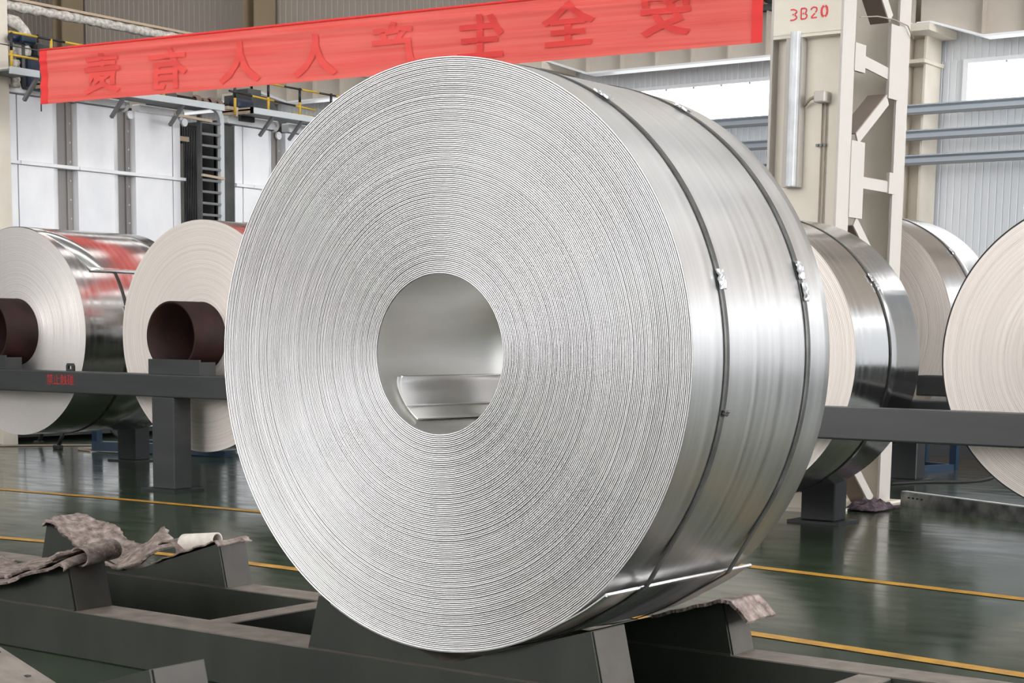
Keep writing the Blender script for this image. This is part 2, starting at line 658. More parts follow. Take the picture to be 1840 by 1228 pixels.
# upper wall columns (pilasters)
PX = [-34.05, -27.65, -19.85, -12.1, -4.4]
for i, x in enumerate(PX):
    bm = NB()
    box(bm, x - .34, x - .30, WY - .75, WY - .1, 0, 12.1)
    box(bm, x + .0, x + .04, WY - .75, WY - .1, 0, 12.1)
    box(bm, x - .30, x + .0, WY - .45, WY - .42, 0, 12.1)
    t = thing('wall_column', ['ochre steel wall column at the far left behind the pipe', 'ochre steel wall column above the middle of the banner',
              'wall column behind the large coil', 'cream wall column beside the upper right window, carrying the crane girder', 'wall column right of the frame'][i], 'column', (x, WY - .4, 0), 'steel columns along the back wall')
    obj('column_shaft', bm, M['pilaster'] if i < 3 else M['column'], t)
    bm = NB()
    box(bm, x - .45, x + .3, WY - 1.30, WY - .1, 6.36, 6.485)
    box(bm, x - .36, x + .1, WY - .95, WY - .1, 5.9, 5.96)
    obj('bracket', bm, M['column'], t)

# crane girders with stiffeners and tapered ends
GY = 28.55
for i, (a, b, txt) in enumerate([(-34.9, -27.6, 'taupe crane girder hidden behind the furnace end'), (-27.5, -19.9, 'taupe crane girder seen under the banner behind the furnace catwalk'),
                     (-19.8, -12.2, 'taupe crane girder above the window between the banner and the red-numbered column'), (-12.1, -4.5, 'taupe crane girder at the upper right above the window')]):
    t = thing('crane_girder', txt, 'girder', (a, GY, 6.2))
    bm = NB()
    lo = [(a, 6.53), (a + .25, 6.53), (a + 1.15, 6.23), (b - 1.15, 6.23), (b - .25, 6.53), (b, 6.53), (b, 7.0), (a, 7.0)]
    prism(bm, lo, GY, GY + .02)
    obj('web', bm, M['girder'], t)
    bm = NB()
    for p, q in zip(lo[:5], lo[1:6]):
        bar(bm, (p[0], GY + .0, p[1] - .015), (q[0], GY + .0, q[1] - .015), .34, .035)
    obj('bottom_flange', bm, M['flange'], t)
    bm = NB()
    box(bm, a, b, GY - .17, GY + .17, 7.0, 7.05)
    obj('top_flange', bm, M['dark_steel'], t)
    x = a + 1.12
    while x < b - .3:
        bm = NB()
        box(bm, x - .012, x + .012, GY - .13, GY, 6.24, 7.0)
        obj('stiffener', bm, M['girder'], t)
        x += .757
    bm = NB()
    box(bm, a, b, GY - .04, GY + .04, 7.05, 7.13)
    obj('crane_track', bm, M['dark_steel'], t)
t = thing('crane_end_carriage', 'orange crane end carriage on the girder beside the right end of the banner', 'crane', (-15, GY, 7.13))
bm = NB(); box(bm, -17.6, -14.45, GY - .2, GY + .25, 7.2, 7.75, .03); obj('carriage_beam', bm, M['orange'], t)
for x in (-17.2, -14.9):
    bm = NB(); lathe(bm, x, 7.24, [(.0, GY - .08), (.11, GY - .08), (.11, GY + .06), (0, GY + .06)], 20); obj('wheel', bm, M['dark_steel'], t)

# girts: galvanised rails across the wall below the windows
for bi, (a, b) in enumerate([(-19.6, -12.75), (-12.55, -4.6)]):
    for k, z in enumerate((5.14, 4.72, 4.31)):
        bm = NB()
        y = WY - .95
        P = [(.0, .0), (.0, .09), (.05, .125), (.11, .125), (.11, .105), (.06, .10), (.025, .075), (.025, .0)]
        A = [bm.verts.new((a, y - p, z + q - .06)) for p, q in P]
        B = [bm.verts.new((b, y - p, z + q - .06)) for p, q in P]
        n = len(P)
        for i in range(n):
            bm.faces.new((A[i], A[(i + 1) % n], B[(i + 1) % n], B[i]))
        bm.faces.new(A); bm.faces.new(B[::-1])
        bm2 = bm
        t = thing('wall_girt', ['topmost', 'middle', 'lowest'][k] + ' galvanised girt ' + ('left of' if bi == 0 else 'right of') + ' the red-numbered column', 'girt', (a, y, z), 'galvanised girts along the back wall')
        obj('girt_channel', bm2, M['girt'], t)
        bm = NB()
        box(bm, a, b, y - .03, y + .02, z - .10, z - .055)
        obj('lower_lip', bm, M['midgrey'], t)
        bm = NB()
        prism(bm, [(a + .08, z - .06), (a + .3, z - .06), (a + .1, z - .33)], y + .03, y + .06)
        obj('bracket', bm, M['column_face'], t)

# ================================================================== LATTICE COLUMN  3B20
def lattice_column(name, X, label, full):
    """two H limbs in Y, laced on the +X side; X is the outer face of the flanges on the +X side"""
    t = thing(name, label, 'column', (X - .28, 12.75, 0))

    H = 12.0
    for yi, y in enumerate((12.12, 13.11) if full else (12.765,)):
        bm = NB()
        box(bm, X - .02, X, y - .105, y + .105, 0, H)
        box(bm, X - .58, X - .56, y - .105, y + .105, 0, H)
        obj('limb_flange', bm, M['column_face'] if full else M['column'], t)
        bm = NB()
        box(bm, X - .56, X - .02, y - .012, y + .012, 0, H)
        obj('limb_web', bm, M['column'], t)
    if not full:
        return t
    y = 12.12
    bm = NB(); box(bm, X - .56, X - .02, y - .105, y - .085, 3.52, H); obj('cover_plate', bm, M['column'], t)
    for z in (3.51,):
        bm = NB(); box(bm, X - .56, X - .02, y - .105, y, z - .012, z + .012); obj('stiffener', bm, M['column'], t)
    # lacing on both faces: (y0,z0)->(y1,z1)
    def lace(y0, z0, y1, z1, w=.085):
        if y1 < y0:
            y0, z0, y1, z1 = y1, z1, y0, z0
        for xx in (X - .012, X - .56):
            bm = NB()
            d = Vector((0, y1 - y0, z1 - z0)).normalized()
            up = Vector((0, -d.z, d.y)) * (1 if z1 > z0 - .1 else -1)
            bar(bm, (xx, y0, z0), (xx, y1, z1), .012, w, up=up)
            o = obj('lacing_bar', bm, M['column_face'], t)
            if xx > X - .1:
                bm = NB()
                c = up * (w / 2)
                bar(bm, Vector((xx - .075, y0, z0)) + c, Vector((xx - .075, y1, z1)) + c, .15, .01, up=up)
                obj('inner_leg', bm, M['leg_shaded'], o)
    def plate(y0, y1, z0, z1):
        bm = NB(); box(bm, X - .018, X + .008, y0, y1, z0, z1); obj('gusset_plate', bm, M['column_face'], t)
    lace(12.25, 3.36, 13.0, 3.30)
    plate(12.22, 12.40, 3.26, 3.46)
    plate(12.84, 13.02, 3.13, 3.68)
    lace(12.86, 3.12, 12.34, 2.78)
    lace(12.86, 3.72, 12.30, 4.25)
    plate(12.22, 12.45, 2.2, 2.76)
    lace(12.25, 2.47, 12.98, 2.47)
    plate(12.92, 13.04, 2.42, 2.58)
    lace(12.36, 2.18, 12.98, 1.72)
    plate(12.84, 13.02, 1.35, 1.72)
    lace(12.86, 1.36, 12.36, .98)
    plate(12.22, 12.40, .5, .98)
    lace(12.34, .48, 12.88, .04)
    # base plate
    bm = NB(); box(bm, X - .66, X + .06, 12.0, 13.3, 0, .02); obj('base_plate', bm, M['column'], t)
    # vertical cable tray and its white cover
    bm = NB()
    box(bm, X - .400, X - .335, y - .15, y - .10, 2.42, 3.54, .006)
    box(bm, X - .372, X - .362, y - .158, y - .15, 2.42, 3.54)
    obj('tray_cover', bm, M['galv'], t)
    bm = NB(); box(bm, X - .455, X - .325, y - .10, y - .02, 2.42, 3.54); obj('tray_back', bm, M['column_face'], t)
    bm = NB(); box(bm, X - .205, X - .115, y - .13, y - .02, 3.02, 3.10, .008); obj('junction_box', bm, M['column_face'], t)
    bm = NB()
    tube(bm, [(X - .2, y - .08, 3.07), (X - .25, y - .09, 3.05), (X - .31, y - .06, 3.01)], .012, 8)
    obj('flexible_conduit', bm, M['conduit'], t)
    bm = NB()
    for x in (X - .175, X - .145):
        tube(bm, [(x, y - .03, 3.02), (x, y - .03, 1.2)], .006, 6)
    obj('conduit', bm, M['conduit'], t)
    bm = NB()
    for x in (X - .205, X - .175, X - .145):
        box(bm, x - .009, x + .009, y - .045, y - .02, 2.71, 2.73)
    obj('conduit_clip', bm, M['midgrey'], t)
    # 3B20 in stencil strokes
    bm = NB()
    gl = {'3': [[(0, 1), (.5, 1), (.9, .85), (.9, .66), (.62, .54)], [(.62, .46), (.92, .32), (.9, .12), (.5, 0), (0, 0)], [(.3, .52), (.5, .52)]],
          'B': [[(.08, 0), (.08, 1)], [(.08, 1), (.6, 1), (.84, .9), (.84, .64), (.64, .56)], [(.3, .52), (.5, .52)], [(.66, .48), (.92, .36), (.92, .12), (.66, 0), (.08, 0)]],
          '2': [[(.02, .74), (.1, .92), (.44, 1), (.8, .92), (.88, .7), (.66, .48)], [(.58, .40), (.08, .06)], [(.08, 0), (.9, 0)]],
          '0': [[(.40, 1), (.14, .88), (.04, .5), (.14, .12), (.40, 0)], [(.56, 0), (.8, .12), (.9, .5), (.8, .88), (.56, 1)]]}
    w, h = .055, .075
    yy = y - .107
    for k, ch in enumerate('3B20'):
        ox = X - .425 + k * .082
        oz = 3.625 + k * .001
        for st in gl[ch]:
            th = .010 if ch != '0' else .016
            for (p0, q0), (p1, q1) in zip(st, st[1:]):
                bar(bm, (ox + p0 * w, yy, oz + q0 * h), (ox + p1 * w, yy, oz + q1 * h), .003, th, up=Vector((-(q1 - q0) * h, 0, (p1 - p0) * w)).normalized())
    obj('stencilled_number', bm, M['red_stencil'], t)
    return t


lattice_column('lattice_column', -5.68, 'cream lattice column stencilled 3B20 behind the right of the coil', True)
lattice_column('steel_column', -16.15, 'cream column cut by the left edge, beside the furnace', False)
# cable sagging between the column limbs
bm = NB()
tube(bm, [(-5.66, 12.25, 3.64), (-5.66, 12.55, 3.69), (-5.66, 12.85, 3.71), (-5.655, 13.1, 3.70), (-5.655, 13.22, 3.62)], .005, 6)
tag(obj('sagging_cable', bm, M['conduit']), 'thin cable looped across the top of the red-numbered column', 'cable')

# ================================================================== FURNACES
FX = -16.3
def furnace(label, y_end0, y_end1, panels, stiles, recess, ledge_rng, caps):
    t = thing('furnace', label, 'furnace', (-18, (y_end0 + y_end1) / 2, 0), 'annealing furnaces along the left wall')
    bm = NB(); box(bm, -20, FX - .16, y_end0, y_end1, .05, 4.0); obj('furnace_body', bm, M['dark_steel'], t)
    for y0, y1, rnd in panels:
        for z0, z1 in ((.12, 3.165), (3.215, 3.94)):
            bm = NB()
            n = 8
            prof = [(y0, FX - .16), (y0, FX)]
            rd = min(.13, (y1 - y0) * .3) if rnd else .01
            for k in range(n + 1):
                a = pi / 2 * k / n
                prof.append((y1 - rd + rd * sin(a), FX - rd + rd * cos(a)))
            prof.append((y1, FX - .16))
            A = [bm.verts.new((x, y, z0)) for y, x in prof]
            B = [bm.verts.new((x, y, z1)) for y, x in prof]
            for i in range(len(prof)):
                j = (i + 1) % len(prof)
                f = bm.faces.new((A[i], A[j], B[j], B[i]))
                f.smooth = 2 <= i < 2 + n
            bm.faces.new(A); bm.faces.new(B)
            obj('wall_panel', bm, M['white_panel'], t)
    for y0, y1 in stiles:
        bm = NB()
        box(bm, FX - .19, FX - .10, y0, y1, .1, 3.95)
        ym = y0 + (y1 - y0) * .62
        box(bm, FX - .11, FX - .07, ym - .012, ym + .012, .1, 3.95)
        o = obj('stile', bm, M['stile'], t)
        bm = NB()
        for k in range(16):
            z = .4 + k * .22
            box(bm, FX - .105, FX - .092, ym + .045, ym + .065, z, z + .02)
        q = obj('bolt_heads', bm, M['lightgrey'], o)
        q['kind'] = 'stuff'
    for y0, y1 in ledge_rng:
        bm = NB()
        box(bm, FX - .12, FX + .035, y0, y1, 3.17, 3.21, .004)
        obj('ledge', bm, M['white_panel'], t)
    for y0, y1 in recess:
        bm = NB()
        box(bm, FX - .2, FX - .005, y0, y1, .1, 3.93)
        obj('recess_plate', bm, M['dark_steel'], t)
    for y0, y1, z0, z1 in caps:
        n = max(1, int((y1 - y0) / .75 + .5))
        for k in range(n):
            bm = NB()
            a, b = y0 + (y1 - y0) * k / n, y0 + (y1 - y0) * (k + 1) / n
            box(bm, FX - .1, FX + .05, a, b - .006, z0, z1, .012)
            obj('fascia_duct', bm, M['white_panel'], t)
        bm = NB()
        lathe(bm, FX - .01, (z0 + z1) / 2, [(0, y1 + .03), (.075, y1 + .03), (.085, y1 + .01), (.07, y1 - .02)], 20)
        obj('duct_cap', bm, M['white_panel'], t)
        bm = NB()
        yc = y1 + .14
        A = [bm.verts.new((FX - .04, yc + .05 * cos(2 * pi * k / 16), 3.90 + .05 * sin(2 * pi * k / 16))) for k in range(16)]
        B = [bm.verts.new((FX - .07, v.co.y, v.co.z)) for v in A]
        bm.faces.new(A); bm.faces.new(B[::-1])
        for k in range(16):
            bm.faces.new((A[k], B[k], B[(k + 1) % 16], A[(k + 1) % 16]))
        obj('end_disc', bm, M['white_panel'], t)
    return t


furnace('silver white furnace with tall panels and grey stiles, left of the ladder', 12.90, 15.62,
        [(12.91, 13.085, False), (13.095, 13.73, True), (13.965, 14.657, True), (14.87, 15.485, False), (15.495, 15.62, False)],
        [(13.735, 13.96), (14.66, 14.865)], [], [(12.9, 13.1), (13.11, 13.96), (13.97, 15.68)], [(12.9, 14.70, 3.955, 4.045), (14.9, 15.60, 3.94, 4.03)])
furnace('silver white furnace right of the ladder, half hidden by the coil', 16.40, 21.0,
        [(16.58, 16.725, False), (16.735, 17.34, True), (17.54, 18.3, True), (18.5, 19.2, True)],
        [(17.345, 17.535), (18.305, 18.5)], [(16.40, 16.57)], [(16.58, 16.9), (16.905, 21.0)], [(16.42, 17.32, 3.955, 4.07), (17.56, 19.9, 3.955, 4.07)])
# alcove between the furnaces
t = thing('alcove_screen', 'dark grey steel screen in the gap between the two furnaces', 'screen', (-16.9, 16, 0))
bm = NB(); box(bm, -16.8, -16.7, 15.64, 16.385, 0, 3.93); obj('screen_plate', bm, M['black'], t)
for k in range(12):
    bm = NB(); y = 16.02 + k * .03
    box(bm, -16.7, -16.68, y, y + .012, .2, 3.9); obj('rib', bm, M['dark_steel'], t)
bm = NB(); box(bm, -16.69, -16.64, 15.66, 16.0, .1, 3.68); obj('grey_door', bm, M['dark_door'], t)
t = thing('pipe_cross', 'tan pipe with a cross arm in front of the grey alcove', 'pipe', (-16.58, 15.8, 0))
bm = NB(); box(bm, -16.60, -16.57, 15.78, 15.815, 0, 3.75); obj('riser', bm, M['lath'], t)
bm = NB(); box(bm, -16.61, -16.56, 15.70, 16.02, 3.70, 3.76); obj('cross_arm', bm, M['lath'], t)

# ladder
t = thing('ladder', 'steel ladder with a curved grey handrail between the two furnaces', 'ladder', (-15.9, 15.75, 0))
bm = NB(); box(bm, -15.93, -15.87, 15.545, 15.575, 0, 3.95); obj('stringer', bm, M['dark_steel'], t)
bm = NB()
pts = [(-15.9, 15.93, 0), (-15.9, 15.93, 3.85)] + [(-15.9, 15.93 - .17 * (1 - cos(a)), 3.9 + .17 * sin(a)) for a in [radians(k * 15) for k in range(0, 7)]]
for p, q in zip(pts, pts[1:]):
    bar(bm, p, q, .07, .05, up=(1, 0, 0))
obj('stringer', bm, M['lightgrey'], t)['label'] = 'pale curved handrail stringer'
for k in range(26):
    z = .35 + k * .14
    bm = NB(); box(bm, -15.93, -15.87, 15.575, 15.9, z, z + .028); obj('rung', bm, M['midgrey'], t)
bm = NB(); bar(bm, (-15.85, 15.1, 3.90), (-15.85, 15.72, 3.88), .03, .03); obj('tie_bar', bm, M['lath'], t)
bm = NB(); bar(bm, (-15.85, 15.55, 3.22), (-15.85, 15.93, 3.2), .03, .03); obj('tie_bar', bm, M['lath'], t)
# alcove lintel behind the ladder top
# catwalks on the furnaces
CX = -15.7
def catwalk(label, y0, y1, z, mt, struts, end_beam=True):
    t = thing('catwalk', label, 'catwalk', (-16.2, (y0 + y1) / 2, z), 'catwalk platforms on the furnaces')
    n = max(1, int((y1 - y0) / 1.2))
    for k in range(n):
        a, b = y0 + (y1 - y0) * k / n, y0 + (y1 - y0) * (k + 1) / n
        bm = NB(); box(bm, -16.22, CX - .02, a, b - .008, z - .02, z); obj('deck_plate', bm, M['midgrey'], t)
    bm = NB(); box(bm, CX - .03, CX, y0, y1, z - .055, z + .02); obj('edge_beam', bm, mt, t)
    if end_beam:
        bm = NB(); box(bm, -16.22, CX, y0, y0 + .03, z - .055, z + .02); obj('edge_beam', bm, M['lath'], t)
    for y in struts:
        bm = NB(); bar(bm, (CX - .03, y, z - .05), (CX - .27, y, z - .28), .04, .035); obj('strut', bm, M['midgrey'], t)
    return t
catwalk('grey catwalk platform at the far left above the first furnace', 12.54, 12.95, 4.115, M['lightgrey'], (12.93,), False)
catwalk('grey catwalk platform under the banner reaching to the ladder top', 13.2, 15.80, 4.06, M['lightgrey'], (14.2, 15.13))
catwalk('pale blue grey catwalk platform right of the ladder', 16.28, 21.0, 4.085, M['lightgrey'], (16.70, 17.25, 18.6))

def striped(bm, a, b, r, s0=0, L=.33):
    a, b = Vector(a), Vector(b)
    d = (b - a)
    n = max(1, round(d.length / L))
    for k in range(n):
        before = len(bm.faces)
        tube(bm, [a + d * (k / n), a + d * ((k + 1) / n)], r, 8)
        bm.faces.ensure_lookup_table()
        for f in bm.faces[before:]:
            f.material_index = (k + s0) % 2
def railing(label, posts, rails, x=CX - .02):
    t = thing('guard_rail', label, 'railing', (x, posts[0][0], posts[0][1]), 'yellow and black guard rails on the furnaces')
    for y, z0, z1 in posts:
        bm = NB(); striped(bm, (x, y, z0), (x, y, z1), .017, 0, .16); obj('post', bm, [M['yellow'], M['black']], t)
    for y0, z0, y1, z1, s0 in rails:
        bm = NB(); striped(bm, (x, y0, z0), (x, y1, z1), .013, s0, .36); obj('rail', bm, [M['yellow'], M['black']], t)
railing('yellow and black striped guard rail above the left end of the banner', [(12.57, 4.115, 4.5), (13.12, 4.06, 4.5), (13.95, 4.06, 4.5), (14.8, 4.06, 4.5)],
        [(12.54, 4.5, 13.7, 4.49, 0), (12.54, 4.26, 13.7, 4.25, 0)])
railing('yellow and black striped guard rail on the platform right of the ladder', [(16.00, 3.99, 4.38), (16.60, 4.08, 4.44), (17.19, 4.08, 4.44), (17.8, 4.08, 4.44), (18.5, 4.08, 4.44)],
        [(15.9, 4.26, 17.5, 4.19, 1), (16.55, 4.43, 18.9, 4.41, 0)])
railing('yellow guard rail at the back of the platform right of the ladder', [(18.5, 4.08, 4.3), (19.1, 4.08, 4.32), (19.6, 4.08, 4.32)],
        [(18.1, 4.28, 20.4, 4.27, 0)], x=-16.7)

# equipment on top of the furnaces
t = thing('insulated_pipe', 'white wrapped pipe elbow above the left end of the banner', 'pipe', (-16.25, 13, 4.0))
bm = NB()
pts = [(-16.25, 12.89, 4.735), (-16.25, 13.0, 4.725)] + [(-16.25, 13.0 + .2 * sin(a), 4.725 - .2 * (1 - cos(a))) for a in [radians(k * 18) for k in range(1, 6)]] + [(-16.25, 13.2, 4.50)]
tube(bm, pts, .07, 14, radii=[.072 + .007 * ((i * 7) % 3 - 1) for i in range(len(pts))])
obj('pipe_wrap', bm, M['wrap'], t)
t = thing('valve_actuator', 'blue valve actuator under the white wrapped pipe elbow', 'valve', (-16.05, 13.1, 4.4))
bm = NB(); box(bm, -16.15, -15.95, 12.92, 13.12, 4.46, 4.56, .02); obj('actuator_housing', bm, M['blue'], t)
bm = NB(); lathe(bm, -16.05, 4.51, [(0, 12.82), (.045, 12.82), (.045, 12.92), (0, 12.92)], 16); obj('actuator_cap', bm, M['navy'], t)
bm = NB(); tube(bm, [(-16.05, 13.0, 4.0), (-16.05, 13.0, 4.47)], .02, 8); obj('valve_stem', bm, M['dark_steel'], t)
t = thing('insulated_duct', 'cream ribbed duct behind the left guard rail', 'pipe', (-16.25, 12.9, 4.0))
bm = NB()
tube(bm, [(-16.25, 12.9 + k * .04, 4.42) for k in range(9)], .09, 14, radii=[.085 if k % 2 else .072 for k in range(17)])
obj('duct_wrap', bm, M['wrap'], t)
bm = NB(); tube(bm, [(-16.2, 13.0, 4.0 + k * .03) for k in range(11)], .06, 12, radii=[.05 + .01 * (k % 2) for k in range(11)]); obj('duct_wrap', bm, M['wrap'], t)
t = thing('burner_fan', 'grey burner fan housing at the left end of the banner', 'fan', (-16.25, 13.4, 4.0))
bm = NB(); box(bm, -16.4, -16.1, 13.26, 13.5, 4.36, 4.52, .02); obj('fan_housing', bm, M['dark_steel'], t)
bm = NB(); box(bm, -16.35, -16.1, 13.12, 13.40, 4.0, 4.36, .02); obj('fan_motor', bm, M['navy'], t)
bm = NB(); tube(bm, [(-16.2, 13.33, 4.51), (-16.2, 13.33, 4.62)], .012, 8); obj('spindle', bm, M['rust_tube'], t)
t = thing('burner_motor', 'dark blue burner motor behind the guard rail right of the ladder', 'motor', (-16.3, 16.3, 4.08))
bm = NB(); lathe(bm, -16.3, 4.2, [(0, 16.55), (.07, 16.55), (.09, 16.6), (.09, 16.85), (.05, 16.9), (0, 16.9)], 20); obj('motor_casing', bm, M['navy'], t)
bm = NB(); box(bm, -16.4, -16.2, 16.6, 16.85, 4.0, 4.12); obj('motor_foot', bm, M['dark_steel'], t)
t = thing('burner_box', 'rusty brown burner pipework behind the ladder top under the banner', 'burner', (-16.3, 15.6, 4.06))
bm = NB(); box(bm, -16.6, -16.3, 15.3, 15.6, 4.0, 4.25, .03); obj('burner_case', bm, M['dark_steel'], t)
for k in range(4):
    bm = NB(); lathe(bm, -16.42, 4.2 - .02 * (k % 2), [(.05, 15.98 + k * .13), (.07, 15.99 + k * .13), (.07, 16.05 + k * .13), (.05, 16.06 + k * .13)], 18)
    obj('pipe_ring', bm, M['rust_wrap'], t)
bm = NB(); tube(bm, [(-16.42, 15.6, 4.19), (-16.42, 16.55, 4.18)], .05, 12); obj('burner_pipe', bm, M['rust_tube'], t)
bm = NB(); box(bm, -15.86, -15.8, 15.95, 16.14, 4.05, 4.09); box(bm, -15.86, -15.8, 16.1, 16.13, 3.98, 4.05); obj('support_frame', bm, M['lath'], t)
t = thing('fume_hood', 'dark sloped hood behind the guard rail right of the ladder', 'hood', (-17.2, 17.6, 4.0))
bm = NB()
A = [bm.verts.new(p) for p in ((-17.0, 17.1, 4.0), (-16.5, 17.1, 4.0), (-16.5, 17.9, 4.0), (-17.0, 17.9, 4.0))]
B = [bm.verts.new(p) for p in ((-17.0, 17.1, 4.42), (-16.5, 17.1, 4.42), (-16.5, 17.45, 4.40), (-17.0, 17.45, 4.40))]
for i in range(4):
    bm.faces.new((A[i], A[(i + 1) % 4], B[(i + 1) % 4], B[i]))
bm.faces.new(B); bm.faces.new(A[::-1])
obj('hood_shell', bm, M['dark_steel'], t)
bm = NB(); box(bm, -16.9, -16.6, 17.15, 17.4, 4.42, 4.5, .01); obj('hood_neck', bm, M['dark_steel'], t)
# long wrapped pipe overhead
t = thing('overhead_pipe', 'long white wrapped pipe sloping away at the upper left', 'pipe', (-17.5, 15, 5.1))
bm = NB()
tube(bm, [(-17.5, 11 + k * .06, 5.17 + .004 * sin(k * 2.1)) for k in range(190)], .055, 12, radii=[.058 + .005 * sin(k * 1.7) + .004 * sin(k * .61) for k in range(190)])
obj('pipe_wrap', bm, M['wrap'], t)
bm = NB(); bar(bm, (-17.48, 11, 5.245), (-17.48, 22.3, 5.245), .07, .03); obj('cable_tray', bm, M['lath'], t)

# ================================================================== COIL RACK RAILS
def rail(label, x0, x1, y0, y1, z0, z1, posts, m='rail', post_m=None):
    t = thing('rack_rail', label, 'rail', ((x0 + x1) / 2, (y0 + y1) / 2, 0), 'grey rails of the coil racks')
    bm = NB(); box(bm, x0, x1, y0, y1, z0, z1, .012, 2); obj('rail_beam', bm, M[m], t)
    for x in posts:
        ym = (y0 + y1) / 2
        bm = NB(); box(bm, x - .13, x + .13, ym - .1, ym + .1, .016, z0 + .001, .008); obj('post', bm, M[post_m or m], t)
        bm = NB(); box(bm, x - .2, x + .2, ym - .17, ym + .17, 0, .018); obj('base_plate', bm, M['rail_dark'], t)
    return t
rl = rail('front grey rack rail on the left, lettered in red, before the two brown-cored coils', -17.2, -8.2, 9.92, 10.12, .768, .955, (-10.60, -15.2))
# lifting lug with an eye
bm = NB()
oa = [(-11.868, .955), (-11.776, .955), (-11.776, 1.0), (-11.79, 1.022), (-11.854, 1.022), (-11.868, 1.0)]
ia = [(-11.845, .972), (-11.799, .972), (-11.799, .99), (-11.806, 1.002), (-11.838, 1.002), (-11.845, .99)]
R4 = [[bm.verts.new((x, y, z)) for x, z in ring] for ring, y in ((oa, 9.99), (ia, 9.99), (ia, 10.015), (oa, 10.015))]
for q in range(4):
    A, B = R4[q], R4[(q + 1) % 4]
    for i in range(6):
        bm.faces.new((A[i], A[(i + 1) % 6], B[(i + 1) % 6], B[i]))
obj('lifting_lug', bm, M['rail'], rl)
bm = text_mesh('禁止触碰', .10, .0004)
bmesh.ops.scale(bm, verts=bm.verts, vec=(.90, 1, 1))
for v in bm.verts:
    v.co = Vector((-11.86 + v.co.x, 9.917, .875 + v.co.y))
obj('red_lettering', bm, M['red_print'], rl, normals=False)
rail('front grey rack rail on the right, passing before the right-hand coils', -8.1, 3.0, 9.92, 10.12, .69, .888, (-7.4, 1.5))
rail('rear grey rack rail behind the two brown-cored coils', -15.0, -8.6, 11.93, 12.13, .72, .9, (-13.28, -9.2), 'rail_dark')
rail('rear grey rack rail between the striped coil and the right edge', -8.4, 3.0, 11.36, 11.54, .70, .893, (-5.42, .5), 'rail_dark')
rail('dark rack rail of the second row seen between the two right-hand coils', -6.9 + 1.3, 3.0, 13.45, 13.65, .853, 1.018, (1.0,), 'rail_dark')
rail('dark rear rack rail of the second row behind the grey column', -9.5, 3.0, 15.3, 15.5, .75, .9, (-6.46, 1.0), 'rail_dark')
# dark kerb behind the racks
bm = NB(); box(bm, -14, 10, 18.8, 19.2, 0, .55); o = obj('trim_3', bm, M['concrete']); o['kind'] = 'structure'

# ================================================================== COILS
def ring_profile(y, r0, r1, n, amp, groove, rnd):
    """profile of the wound edge: every wrap stands a little proud or back"""
    P = []
    dr = (r1 - r0) / n
    w = 0
    for i in range(n):
        w = w * .3 + rnd.gauss(0, amp * .4)
        d = w + rnd.gauss(0, amp * .45)
        if rnd.random() < .05:
            d += rnd.choice((-1, 1)) * amp * 1.6
        a = r0 + i * dr
        gw = dr * rnd.choice((.12, .15, .18, .20, .24, .34))
        P += [(a, y + groove), (a + gw, y + groove), (a + gw + dr * .08, y + d), (a + dr * .94, y + d)]
    P.append((r1, y))
    return P


def seal_mesh(c, R, ang, y, w, L, seed=1):
    """crimped strap seal wrapped on the barrel"""
    rnd = random.Random(seed)
    bm = NB()
    P = []
    for i in range(7):
        a = ang + (i - 3) * L / 6 / R
        row = []
        for j in range(5):
            h = .006 + rnd.uniform(0, .004) + (.003 if i in (2, 4) else 0)
            row.append((c[0] + (R + h) * cos(a), y + (j - 2) * w / 4 + rnd.uniform(-.002, .002), c[1] + (R + h) * sin(a)))
        P.append(row)
    thick_grid(bm, P, .006)
    for f in bm.faces:
        f.smooth = False
    return bm


def strap_mesh(c, path, y, w, t=.0025):
    """path: list of (x, z) on the barrel, band of width w"""
    bm = NB()
    P = []
    for x, z in path:
        d = Vector((x - c[0], z - c[1])).normalized()
        P.append((x, z, d))
    rows = []
    for x, z, d in P:
        o = (x + d.x * t, z + d.y * t)
        rows.append([bm.verts.new((x, y - w / 2, z)), bm.verts.new((o[0], y - w / 2, o[1])), bm.verts.new((o[0], y + w / 2, o[1])), bm.verts.new((x, y + w / 2, z))])
    n = len(rows)
    for i in range(n):
        A, B = rows[i], rows[(i + 1) % n]
        for k in range(3):
            bm.faces.new((A[k], A[k + 1], B[k + 1], B[k])).smooth = True
    return bm


# ---- the big coil
CX0, CY0, CZ0, CR, CW, CH = -3.54, 4.52, 1.2224, .964, .928, .2601
HX, HZ = CX0 + .012, CZ0 + .02
big = thing('aluminium_coil', 'huge bright aluminium coil with two dark straps, on the green saddle in front', 'coil', (CX0, CY0 + CW / 2, CZ0 - CR))
rnd = random.Random(3)
bm = NB()
n = 112
# slightly eccentric rings: the centre drifts from the bore to the outside
prof = ring_profile(CY0, CH, CR, n, .00045, .0042, rnd)
SEG = 256
rows = []
ph = [rnd.uniform(0, 2 * pi) for _ in range(n + 1)]
for k in range(SEG):
    a = 2 * pi * k / SEG
    row = []
    for i, (r, y) in enumerate(prof):
        f = (r - CH) / (CR - CH)
        cx = HX + (CX0 - HX) * f
        cz = HZ + (CZ0 - HZ) * f
        lay = i // 4
        yy = y + (.0004 * sin(a + ph[lay]) if i % 4 > 1 else 0)
        row.append(bm.verts.new((cx + r * cos(a), yy, cz + r * sin(a))))
    rows.append(row)
for k in range(SEG):
    A, B = rows[k], rows[(k + 1) % SEG]
    for i in range(len(prof) - 1):
        f = bm.faces.new((A[i], A[i + 1], B[i + 1], B[i]))
        f.smooth = (i % 4 == 2)
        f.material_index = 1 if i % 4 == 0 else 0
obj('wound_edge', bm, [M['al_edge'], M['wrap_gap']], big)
bm = NB()
b_ = CY0 + CW
